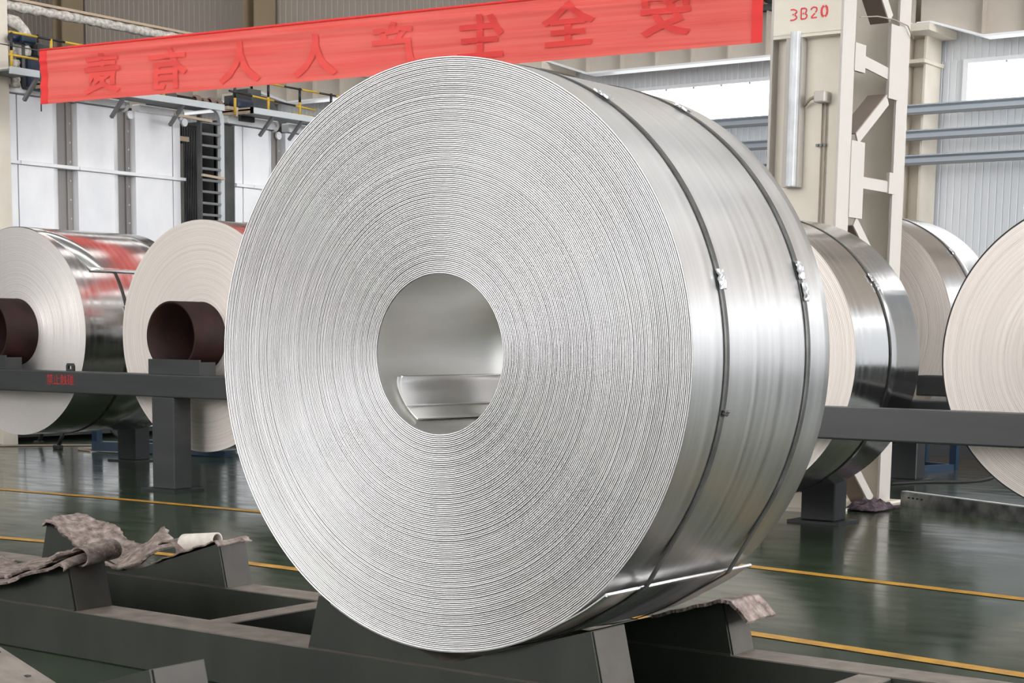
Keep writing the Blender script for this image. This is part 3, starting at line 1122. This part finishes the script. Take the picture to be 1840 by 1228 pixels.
lathe(bm, CX0, CZ0, [(CR, CY0 + .0018), (CR, CY0 + .3), (CR, b_ - .11), (CR - .001, b_ - .1), (CR - .001, b_ - .05), (CR - .002, b_ - .04), (CR - .002, b_), (CR - .01, b_ + .004), (CH, b_ + .004)], 256)
obj('outer_wrap', bm, M['al_barrel'], big)
bm = NB()
lathe(bm, HX, HZ, [(CH, CY0 + .0045), (CH, b_ + .004)], 128)
obj('bore', bm, M['al_bore'], big)
# inner tail of the sheet: two steps of the first wraps, lying on the lower left of the bore
for a0_, a1_, lift, ya, yb_, mm in ((-161, -120, .006, .075, .055, 'al_bore'), (-161.5, -134, .013, .09, .05, 'al_edge')):
    bm = NB()
    P = []
    for k in range(25):
        f = k / 24
        a = radians(a0_ + (a1_ - a0_) * f)
        r = CH - lift - .010 * max(0, 1 - k / 5) ** 2
        y0 = CY0 + ya + (yb_ - ya) * f
        P.append([(HX + r * cos(a), y0, HZ + r * sin(a)), (HX + r * cos(a), b_, HZ + r * sin(a))])
    thick_grid(bm, P, -.005)
    obj('inner_tail', bm, M[mm], big)
# outer tail: the free end of the last wrap springs off at lower right
TX, TZ = -2.856 - CX0, .512 - CZ0
rho, phi = sqrt(TX * TX + TZ * TZ), atan2(TZ, TX)
a_lo = phi - math.acos(CR / rho)
bm = NB()
P = []
start = radians(-118)
for k in range(21):
    a = start + (a_lo - start) * k / 20
    P.append((CX0 + (CR + .003) * cos(a), CZ0 + (CR + .003) * sin(a)))
e0 = P[-1]
for k in range(1, 9):
    f = k / 8
    P.append((e0[0] + (CX0 + TX - e0[0]) * f + .004 * sin(pi * f), e0[1] + (CZ0 + TZ - e0[1]) * f - .004 * sin(pi * f)))
yf, yb = CY0 - .002, b_ + .012
thick_grid(bm, [[(x, yf, z), (x, (yf + yb) / 2, z), (x, yb, z)] for x, z in P], -.0045)
obj('tail_sheet', bm, M['al_barrel'], big)
# bright rolled lip along the free end
bm = NB()
tube(bm, [(CX0 + TX, yf, CZ0 + TZ), (CX0 + TX, (yf + yb) / 2, CZ0 + TZ + .002), (CX0 + TX, yb, CZ0 + TZ)], .006, 8)
obj('tail_lip', bm, M['al_edge'], big)
# straps follow the barrel and bridge across the free end
a_hi = phi + math.acos(CR / (rho + .008))
path = []
for k in range(200):
    a = a_hi + (2 * pi + a_lo - a_hi) * k / 199
    rad = CR + (.0085 if (a - 2 * pi) > radians(-120) else .001 + .0075 * max(0, (a - 2 * pi - radians(-140)) / radians(20)))
    path.append((CX0 + rad * cos(a), CZ0 + rad * sin(a)))
path.append((CX0 + (rho + .011) * cos(phi - .003), CZ0 + (rho + .011) * sin(phi - .003)))
path.append((CX0 + (rho + .011) * cos(phi + .003), CZ0 + (rho + .011) * sin(phi + .003)))
for k, (d, seals) in enumerate(((.205, (59, 15.5, -8.5)), (.757, (61.5, 18.3, 14.0)))):
    st = obj('strap', strap_mesh((CX0, CZ0), path, CY0 + d, .032), M['strap'], big)
    for q, a in enumerate(seals):
        obj('strap_seal', seal_mesh((CX0, CZ0), CR, radians(a), CY0 + d + (.006 if q == 2 else 0), .036 if q < 2 else .03, .06 if q != 2 or k else .018, 5 * k + q), M['seal'] if not (k == 0 and q == 2) else M['strap'], st)

# ---- stored coils
def coil(name, label, cx, fy, cz, R, width, rc, front, straps, seal_angles, edge_m='al_edge_warm', loose_end=False, dark_rim=False):
    t = thing(name, label, 'coil', (cx, fy + width / 2, cz - R), 'stored aluminium coils on the racks')
    rn = random.Random(int(cx * 100))
    bm = NB()
    lathe(bm, cx, cz, ring_profile(fy, rc, R, 60, .0002, .0004, rn), 128)
    obj('wound_edge', bm, M[edge_m], t)
    bm = NB()
    lathe(bm, cx, cz, [(R, fy + .0005), (R, fy + width * .5), (R, fy + width), (rc, fy + width + .001)], 160)
    obj('outer_wrap', bm, M['al_mirror'], t)
    bm = NB()
    ri = rc - .022
    lathe(bm, cx, cz, [(rc - .001, fy - front), (rc - .001, fy + width + front), (ri, fy + width + front), (ri, fy - front)], 64, closed=True)
    for f in bm.faces:
        f.smooth = abs(f.normal.y) < .5 if f.normal.length else True
    obj('core_tube', bm, M['rust_tube'], t)
    full = [(cx + (R + .001) * cos(2 * pi * k / 160), cz + (R + .001) * sin(2 * pi * k / 160)) for k in range(160)]
    for d in straps:
        st = obj('strap', strap_mesh((cx, cz), full, fy + d, .034), M['strap'], t)
        for q, a in enumerate(seal_angles):
            obj('strap_seal', seal_mesh((cx, cz), R, radians(a), fy + d + .02 * (q % 2), .05, .06, q), M['seal'], st)
    if dark_rim:
        bm = NB()
        lathe(bm, cx, cz, [(R - .004, fy - .003), (R + .004, fy - .003), (R + .004, fy + .02), (R - .004, fy + .02)], 160, closed=True)
        obj('edge_band', bm, M['black'], t)
    if loose_end:      # the last wrap ends on the upper right of the barrel, its near corner cut off
        bm = NB()
        P = []
        for k in range(31):
            a = radians(118 - 83 * k / 30)
            cut_ = max(0, (k - 17) / 13) * .20
            lift = .003 + .006 * max(0, (k - 26) / 4) ** 2
            P.append([(cx + (R + lift) * cos(a), fy + .012 + cut_ + (width - .02 - cut_) * w / 6, cz + (R + lift) * sin(a)) for w in range(7)])
        thick_grid(bm, P, -.003)
        obj('loose_end', bm, M['al_mirror'], t)
    return t


coil('aluminium_coil', 'stored coil cut by the left edge, its brown core low at the left', -12.90, 10.3, 1.285, .936, 1.35, .30, .34, (.50,), (13,), 'al_edge_shiny', True)
coil('aluminium_coil', 'stored coil with an open brown core tube just left of the big coil', -10.53, 10.3, 1.262, .955, 1.35, .288, .34, (.50,), (30,))
coil('aluminium_coil', 'bright striped stored coil right behind the big coil, before the cream column', -5.65, 10.3, 1.165, .955, 1.02, .275, .30, (.53,), (34, 30))
coil('aluminium_coil', 'stored coil with a pale face cut by the right edge of the frame', -3.205, 10.3, 1.215, .92, 1.02, .27, .12, (.53,), (34,), dark_rim=True)
coil('aluminium_coil', 'stored coil farther back, between the cream column and the rightmost coil', -6.42, 13.7, 1.36, 1.0, 1.12, .30, .2, (.55,), (42,))
# loose dark edge band on the rightmost coil
# cradle blocks under the brown cores
def cradle(label, cx, cz):
    t = thing('core_cradle', label, 'cradle', (cx, 10.02, .955), 'cradle blocks on the front rail')
    bm = NB(); box(bm, cx - .295, cx + .295, 9.925, 9.945, .955, 1.078); obj('front_plate', bm, M['rail'], t)
    bm = NB(); prism(bm, [(cx - .295, .955), (cx + .295, .955), (cx + .295, 1.06), (cx + .13, cz - .262), (cx - .13, cz - .262), (cx - .295, 1.06)][::1], 9.945, 10.11)
    obj('vee_block', bm, M['rail'], t)
cradle('grey cradle block under the open brown core on the front rail', -10.47, 1.262)
cradle('grey cradle block under the coil cut by the left edge', -12.9, 1.285)

# ================================================================== SADDLES
def vee_profile(cx, half, z_beam, ztop):
    vz = .212
    s = .3
    return [(cx - half - .05, z_beam), (cx - half, ztop), (cx - .02, vz), (cx + .02, vz), (cx + half, ztop), (cx + half + .045, z_beam)]


sad = thing('coil_saddle', 'dark green steel coil saddle frame with vee blocks, under the big coil', 'saddle', (-4.8, 5.0, 0))
YF0, YF1, YR0, YR1 = 4.56, 4.765, 5.41, 5.585
for nm, y0, y1, x0, x1 in (('front_beam', YF0, YF1, -9.5, -.2), ('rear_beam', YR0, YR1, -9.5, -.2)):
    bm = NB()
    box(bm, x0, x1, y0, y1, .0, .19, .004)
    obj(nm, bm, M['saddle'], sad)
for x in (-4.80, -7.3, -2.35):
    bm = NB(); box(bm, x - .06, x + .06, YF1, YR0, .02, .186, .004); obj('cross_beam', bm, M['saddle'], sad)
for cx in (-6.02, -3.515):
    for y0, y1 in ((YF0, YF1), (YR0, YR1)):
        bm = NB(); prism(bm, vee_profile(cx, .575, .19, .382), y0 + .004, y1 - .004); v = obj('vee_block', bm, M['saddle'], sad)
        bm = NB()
        p = [(cx + .577, .381), (cx + .622, .191), (cx + .626, .191), (cx + .581, .381)]
        prism(bm, p, y0 + .012, y1 - .012)
        obj('end_plate', bm, M['saddle_end'], v)
        bm = NB()
        bar(bm, (cx - .62, y0 + .002, .192), (cx + .62, y0 + .002, .192), .006, .006); obj('weld_seam', bm, M['saddle_end'], v)
# nearer saddle, lower left corner
sad2 = thing('coil_saddle', 'nearer dusty steel coil saddle cut by the lower left corner', 'saddle', (-4.1, 3.35, 0))
bm = NB(); box(bm, -8, -3.3, 3.245, 3.455, 0, .19, .004); obj('front_beam', bm, M['saddle'], sad2)
bm = NB(); prism(bm, vee_profile(-4.11, .575, .19, .382), 3.245, 3.455); v = obj('vee_block', bm, M['saddle'], sad2)
bm = NB(); prism(bm, [(-4.11 + .577, .381), (-4.11 + .622, .191), (-4.11 + .627, .191), (-4.11 + .582, .381)], 3.255, 3.445); obj('end_plate', bm, M['saddle_end'], v)
bm = NB()
for x, y in ((-4.3, 3.27), (-4.42, 3.42), (-4.25, 3.40), (-4.55, 3.29)):
    z = .212 + (abs(x + 4.11) - .02) / .555 * .17
    box(bm, x - .008, x + .008, y - .008, y + .008, z - .002, z + .003)
obj('bolt_hole', bm, M['black'], v)

# ---- felt pads
def vz(x, cx):
    d = abs(x - cx)
    return .212 + max(0, d - .02) / .555 * .17
def felt(name, label, curve, y0, y1, t=.010, m='felt', rough=.006, seed=1, ragged=.0, group='worn felt pads on the saddle', cols=14):
    """curve(u, v) -> (x, z) with u,v in 0..1"""
    rn = random.Random(seed)
    bm = NB()
    P = []
    NU = 60
    jag0 = [rn.uniform(-1, 1) for _ in range(NU)]
    jag1 = [rn.uniform(-1, 1) for _ in range(NU)]
    for i in range(NU):
        row = []
        for j in range(cols):
            u, v = i / (NU - 1), j / (cols - 1)
            x, z = curve(u, v)
            y = y0 + (y1 - y0) * v
            y += ragged * (jag0[i] * (1 - v) ** 3 + jag1[i] * v ** 3)
            z += rough * (sin(i * .45 + j * .5 + seed) * .9 + rn.uniform(-.18, .18))
            row.append((x, y, z))
        P.append(row)
    thick_grid(bm, P, t)
    o = obj(name, bm, M[m])
    return tag(o, label, 'felt', group)

def interp(pts, u):
    L = [0]
    for a, b in zip(pts, pts[1:]):
        L.append(L[-1] + math.hypot(b[0] - a[0], b[1] - a[1]))
    s = u * L[-1]
    for k in range(len(pts) - 1):
        if s <= L[k + 1] or k == len(pts) - 2:
            f = (s - L[k]) / (L[k + 1] - L[k] + 1e-9)
            return (pts[k][0] + (pts[k + 1][0] - pts[k][0]) * f, pts[k][1] + (pts[k + 1][1] - pts[k][1]) * f)

def smoothc(front, back):
    def c(u, v):
        a, b = interp(front, u), interp(back, u)
        return (a[0] + (b[0] - a[0]) * v, a[1] + (b[1] - a[1]) * v)
    return c
felt('felt_mat', 'crumpled grey brown felt bunched over the rear empty vee block',
     smoothc([(-6.60, .385), (-6.57, .415), (-6.47, .37), (-6.3, .262), (-6.2, .232), (-6.1, .225), (-6.0, .232), (-5.93, .258), (-5.88, .30)],
             [(-6.66, .405), (-6.62, .425), (-6.45, .40), (-6.33, .375), (-6.24, .318), (-6.15, .300), (-6.08, .345), (-6.0, .40), (-5.92, .325)]), 5.39, 5.62, ragged=.012, seed=4, rough=.005)
# curled flap with a pale back
tf = thing('felt_roll', 'curled felt flap with a pale roll on the rear empty vee block', 'felt', (-5.7, 5.5, .3), 'worn felt pads on the saddle')
bm = NB()
P = []
for i in range(24):
    u = i / 23
    a = radians(-100 + 250 * u)
    P.append([(-5.80 + .10 * w + .062 * cos(a) * (1 - .25 * w), 5.44 + .15 * w, .322 + .03 * w + .036 * sin(a)) for w in [q / 7 for q in range(8)]])
thick_grid(bm, P, .007)
obj('dark_curl', bm, M['felt'], tf)
bm = NB()
P = []
for i in range(22):
    a = 2 * pi * i / 21
    P.append([(-5.745 + .18 * w, 5.50 + .03 * w + .040 * (1 - .3 * w) * sin(a), .350 + .030 * w + .040 * (1 - .3 * w) * cos(a)) for w in [q / 6 for q in range(7)]])
thick_grid(bm, P, .006)
obj('pale_roll', bm, M['felt_white'], tf)
felt('felt_strip', 'thin felt strip along the right arm of the rear empty vee block',
     smoothc([(-5.86, .265), (-5.7, .318), (-5.55, .366), (-5.45, .396), (-5.425, .38)], [(-5.86, .272), (-5.7, .322), (-5.55, .37), (-5.45, .402), (-5.42, .385)]), 5.4, 5.6, t=.006, rough=.003, seed=9, ragged=.006)
felt('felt_mat', 'ragged layered felt sloping down over the front empty vee block at the left edge',
     smoothc([(-6.5, .37), (-6.3, .30), (-6.05, .232), (-5.9, .25), (-5.7, .30), (-5.52, .355), (-5.41, .388), (-5.385, .36)],
             [(-6.5, .39), (-6.3, .32), (-6.05, .28), (-5.9, .315), (-5.7, .36), (-5.55, .40), (-5.47, .435), (-5.42, .44)]), 4.50, 4.80, ragged=.02, seed=12, rough=.006)
felt('felt_mat', 'upper torn felt layer with pale folds on the front empty vee block',
     smoothc([(-6.3, .33), (-6.05, .268), (-5.9, .285), (-5.78, .31), (-5.64, .352), (-5.55, .385), (-5.50, .42)],
             [(-6.3, .345), (-6.05, .31), (-5.9, .335), (-5.78, .372), (-5.64, .395), (-5.55, .425), (-5.46, .45)]), 4.58, 4.80, ragged=.022, seed=21, rough=.008, m='felt')
bm = NB()
P = []
for i in range(26):
    u = i / 25
    a = radians(-150 + 300 * u)
    P.append([(-5.41 + .05 * cos(a) + .02 * w, 4.60 + .16 * w, .405 + .034 * sin(a) + .02 * w) for w in [q / 6 for q in range(7)]])
thick_grid(bm, P, .007)
tag(obj('felt_curl', bm, M['felt']), 'curled felt end standing up on the front empty vee block', 'felt', 'worn felt pads on the saddle')
# pads pinched under the big coil
def arm_pad(label, side, y0, y1, over):
    cx = -3.515
    pts = [(cx + side * d, vz(cx + side * d, cx) + .006) for d in (.30, .42, .575)]
    pts.append((cx + side * (.575 + over * .4), .39))
    pts.append((cx + side * (.575 + over), .36 - over * .3))
    if side < 0:
        pts = pts[::-1]
    felt('felt_pad', label, smoothc(pts, pts), y0, y1, t=.012, rough=.002, seed=int(y0 * 10), ragged=.004)
arm_pad('felt pad sticking out past the rear vee block below the right of the big coil', 1, YR0 - .02, YR1 + .02, .12)

# ================================================================== BANNER
BL, BR = Vector((-15.05, 12.41, 0)), Vector((-7.24, 13.74, 0))
bd = (BR - BL)
blen = bd.length
bdir = bd.normalized()
bn = Vector((bdir.y, -bdir.x, 0))          # towards the camera
def bpt(s, hgt, off=0.0):
    """s along the banner, hgt 0..1 up the banner"""
    lo = 3.672 + (3.800 - 3.672) * s
    p = BL + bd * s
    return Vector((p.x, p.y, lo + .553 * hgt)) + bn * off
ban = thing('banner', 'long red cloth banner with reversed lettering hung across the hall', 'banner', tuple(bpt(.5, 0)))
def wave(s, h):
    fall = max(0, 1 - abs(s - .1) * .9)
    return .004 * sin(h * 22 + s * 5) * (.35 + fall) + .004 * sin(h * 9 + s * 3) + .020 * math.exp(-((h - .80 - .06 * sin(s * 4)) / .05) ** 2) + .006 * sin(s * 60) * sin(h * 3)
bm = NB()
NS, NH = 160, 60
grid(bm, [[bpt(.012 + .976 * i / NS, j / NH, wave(i / NS, j / NH)) for j in range(NH + 1)] for i in range(NS + 1)])
obj('cloth', bm, M['banner'], ban, normals=False)
for nm, s0, s1 in (('hem', 0, .0125), ('hem', .9875, 1.0)):
    bm = NB()
    grid(bm, [[bpt(s0 + (s1 - s0) * i / 3, j / NH, wave(s0, j / NH) + .004) for j in range(NH + 1)] for i in range(4)])
    obj(nm, bm, M['banner_hem'], ban, normals=False)
bm = NB()
tube(bm, [bpt(i / 20, 1.0, .0) + Vector((0, 0, .004)) for i in range(21)], .012, 8)
obj('top_cord', bm, M['banner_hem'], ban)
bm = NB()
tube(bm, [bpt(0, 1) , bpt(0, 0), bpt(0, -.13)], .007, 6)
obj('end_cord', bm, M['dark_steel'], ban)
bm = NB()
tube(bm, [bpt(1, 1), Vector((-6.29, 13.05, 4.55))], .006, 6)
obj('hanging_cord', bm, M['dark_steel'], ban)
bm = NB()
tube(bm, [bpt(0, 1), Vector((-16.2, 12.66, 4.45))], .006, 6)
obj('hanging_cord', bm, M['dark_steel'], ban)
# characters, printed on the other side and showing through reversed
CH_ = [('责', 0.105, 0.409), ('有', 0.2102, 0.38), ('人', 0.3221, 0.379), ('人', 0.4338, 0.373), ('产', 0.5427, 0.439), ('生', 0.6597, 0.414), ('全', 0.7715, 0.486), ('安', 0.8889, 0.524)]
for k, (chx, s, hc) in enumerate(CH_):
    bm = text_mesh(chx, .45, .011)
    bmesh.ops.triangulate(bm, faces=bm.faces[:])
    for _ in range(3):
        bmesh.ops.subdivide_edges(bm, edges=[e for e in bm.edges if e.calc_length() > .04], cuts=1)
        bmesh.ops.triangulate(bm, faces=[f for f in bm.faces if len(f.verts) > 3])
    for v in bm.verts:
        x, y = -v.co.x * 1.12, v.co.y * .92
        ss = s + x / blen
        hh = hc + y / .553
        v.co = bpt(ss, hh, wave(ss, hh) + .018)
    for f in bm.faces:
        f.smooth = True
    obj('character', bm, M['banner_print'] if k > 4 else M['banner_print_faint'], ban, normals=False)

# ================================================================== SMALL FLOOR THINGS
t = thing('blue_stand', 'blue square-tube stand on the floor behind the right rack rail', 'stand', (-6.9, 16.6, 0))
C4 = [(-6.80, 16.39), (-6.62, 16.95), (-7.0, 17.1), (-7.15, 16.55)]
for x, y in C4:
    bm = NB(); box(bm, x - .035, x + .035, y - .035, y + .035, 0, .42); obj('leg', bm, M['blue'], t)
for i in range(4):
    for z in (.03, .40):
        a, b = C4[i], C4[(i + 1) % 4]
        bm = NB(); bar(bm, (a[0], a[1], z), (b[0], b[1], z), .06, .06); obj('cross_bar', bm, M['blue'], t)
t = thing('blue_trolley', 'low blue trolley frame on the floor behind the left rack posts', 'trolley', (-14.3, 13.2, 0))
bm = NB(); bar(bm, (-14.62, 12.70, .06), (-13.0, 13.1, .06), .16, .10); obj('base_bar', bm, M['blue'], t)
bm = NB(); bar(bm, (-14.8, 13.3, .06), (-13.1, 13.75, .06), .08, .08); obj('base_bar', bm, M['blue'], t)
bm = NB(); box(bm, -14.64, -14.56, 12.66, 12.74, .02, .42); obj('upright', bm, M['blue'], t)
bm = NB(); box(bm, -14.55, -13.2, 13.1, 13.2, .02, .06); obj('deck', bm, M['blue'], t)
t = thing('trestle', 'black splayed trestle legs on the floor under the left coil', 'trestle', (-15.2, 12.9, 0))
for a, b in (((-15.86, 12.93, .02), (-15.72, 12.9, .22)), ((-15.13, 12.6, .02), (-15.0, 12.6, .25)), ((-15.3, 13.4, .02), (-15.55, 13.3, .3)), ((-14.55, 13.1, .02), (-14.85, 13.0, .32))):
    bm = NB(); tube(bm, [a, b], .022, 8); l_ = obj('leg', bm, M['black'], t)
    bm = NB(); box(bm, a[0] - .05, a[0] + .05, a[1] - .04, a[1] + .04, 0, .05, .01); obj('foot', bm, M['rubber'], l_)
bm = NB(); bar(bm, (-15.8, 12.9, .24), (-14.8, 12.8, .24), .06, .04); bar(bm, (-15.6, 13.3, .30), (-14.8, 12.9, .30), .06, .04); obj('top_frame', bm, M['black'], t)

def cable(name, label, pts, r, m='rubber'):
    out = []
    for k in range(len(pts) - 1):
        p0, p1, p2, p3 = [Vector(pts[max(0, min(len(pts) - 1, k + d))]) for d in (-1, 0, 1, 2)]
        for q in range(6):
            f = q / 6
            out.append(.5 * ((2 * p1) + (p2 - p0) * f + (2 * p0 - 5 * p1 + 4 * p2 - p3) * f * f + (3 * p1 - p0 - 3 * p2 + p3) * f ** 3))
    out.append(Vector(pts[-1]))
    bm = NB(); tube(bm, out, r, 6)
    tag(obj(name, bm, M[m]), label, 'cable')
cable('floor_cable', 'dark cable snaking over the floor right of the cream column', [(-6.35, 14.8, .012), (-6.2, 15.2, .012), (-5.9, 15.6, .012), (-5.95, 16.3, .012), (-6.16, 16.95, .012), (-6.0, 17.6, .012)], .012)
cable('floor_cable', 'thin tan cable looped on the floor below the left coil', [(-16, 12.3, .01), (-15.6, 12.9, .01), (-15.0, 13.5, .01), (-14.7, 13.0, .01), (-14.9, 12.7, .01), (-14.6, 12.6, .01)], .01, 'conduit')
# galvanised floor curb right of the column
t = thing('floor_channel', 'galvanised channel curb on the floor right of the cream column', 'curb', (-4.9, 13.2, 0))
P0, P1 = Vector((-5.50, 13.02, 0)), Vector((-3.5, 12.0, 0))
d_ = (P1 - P0).normalized()
nrm = Vector((d_.y, -d_.x, 0))
bm = NB()
bar(bm, P0 + Vector((0, 0, .055)), P1 + Vector((0, 0, .055)), .012, .11); obj('front_face', bm, M['curb_metal'], t)
bm = NB()
bar(bm, P0 + Vector((.012, .03, .112)), P1 + Vector((.012, .03, .112)), .05, .008); obj('top_lip', bm, M['galv'], t)
bm = NB()
for k in range(4):
    c = P0 + d_ * (.1 + .05 * k) + nrm * .008 + Vector((0, 0, .07))
    box(bm, c.x - .008, c.x + .008, c.y - .006, c.y + .006, c.z - .006, c.z + .006)
obj('slot', bm, M['black'], t)

# rag
bm = NB()
rn = random.Random(5)
P = []
for i in range(16):
    row = []
    for j in range(16):
        u, v = i / 15 - .5, j / 15 - .5
        rad = max(0, 1 - 4 * (u * u + v * v))
        row.append((-5.55 + .30 * u, 12.55 + .52 * v, .012 + .085 * rad ** .6 * (.6 + .4 * sin(i * .9 + j * .5) * cos(j * .8)) + rn.uniform(0, .008)))
    P.append(row)
thick_grid(bm, P, .006)
tag(obj('cleaning_rag', bm, M['cloth']), 'crumpled purple grey rag at the foot of the cream column', 'rag')
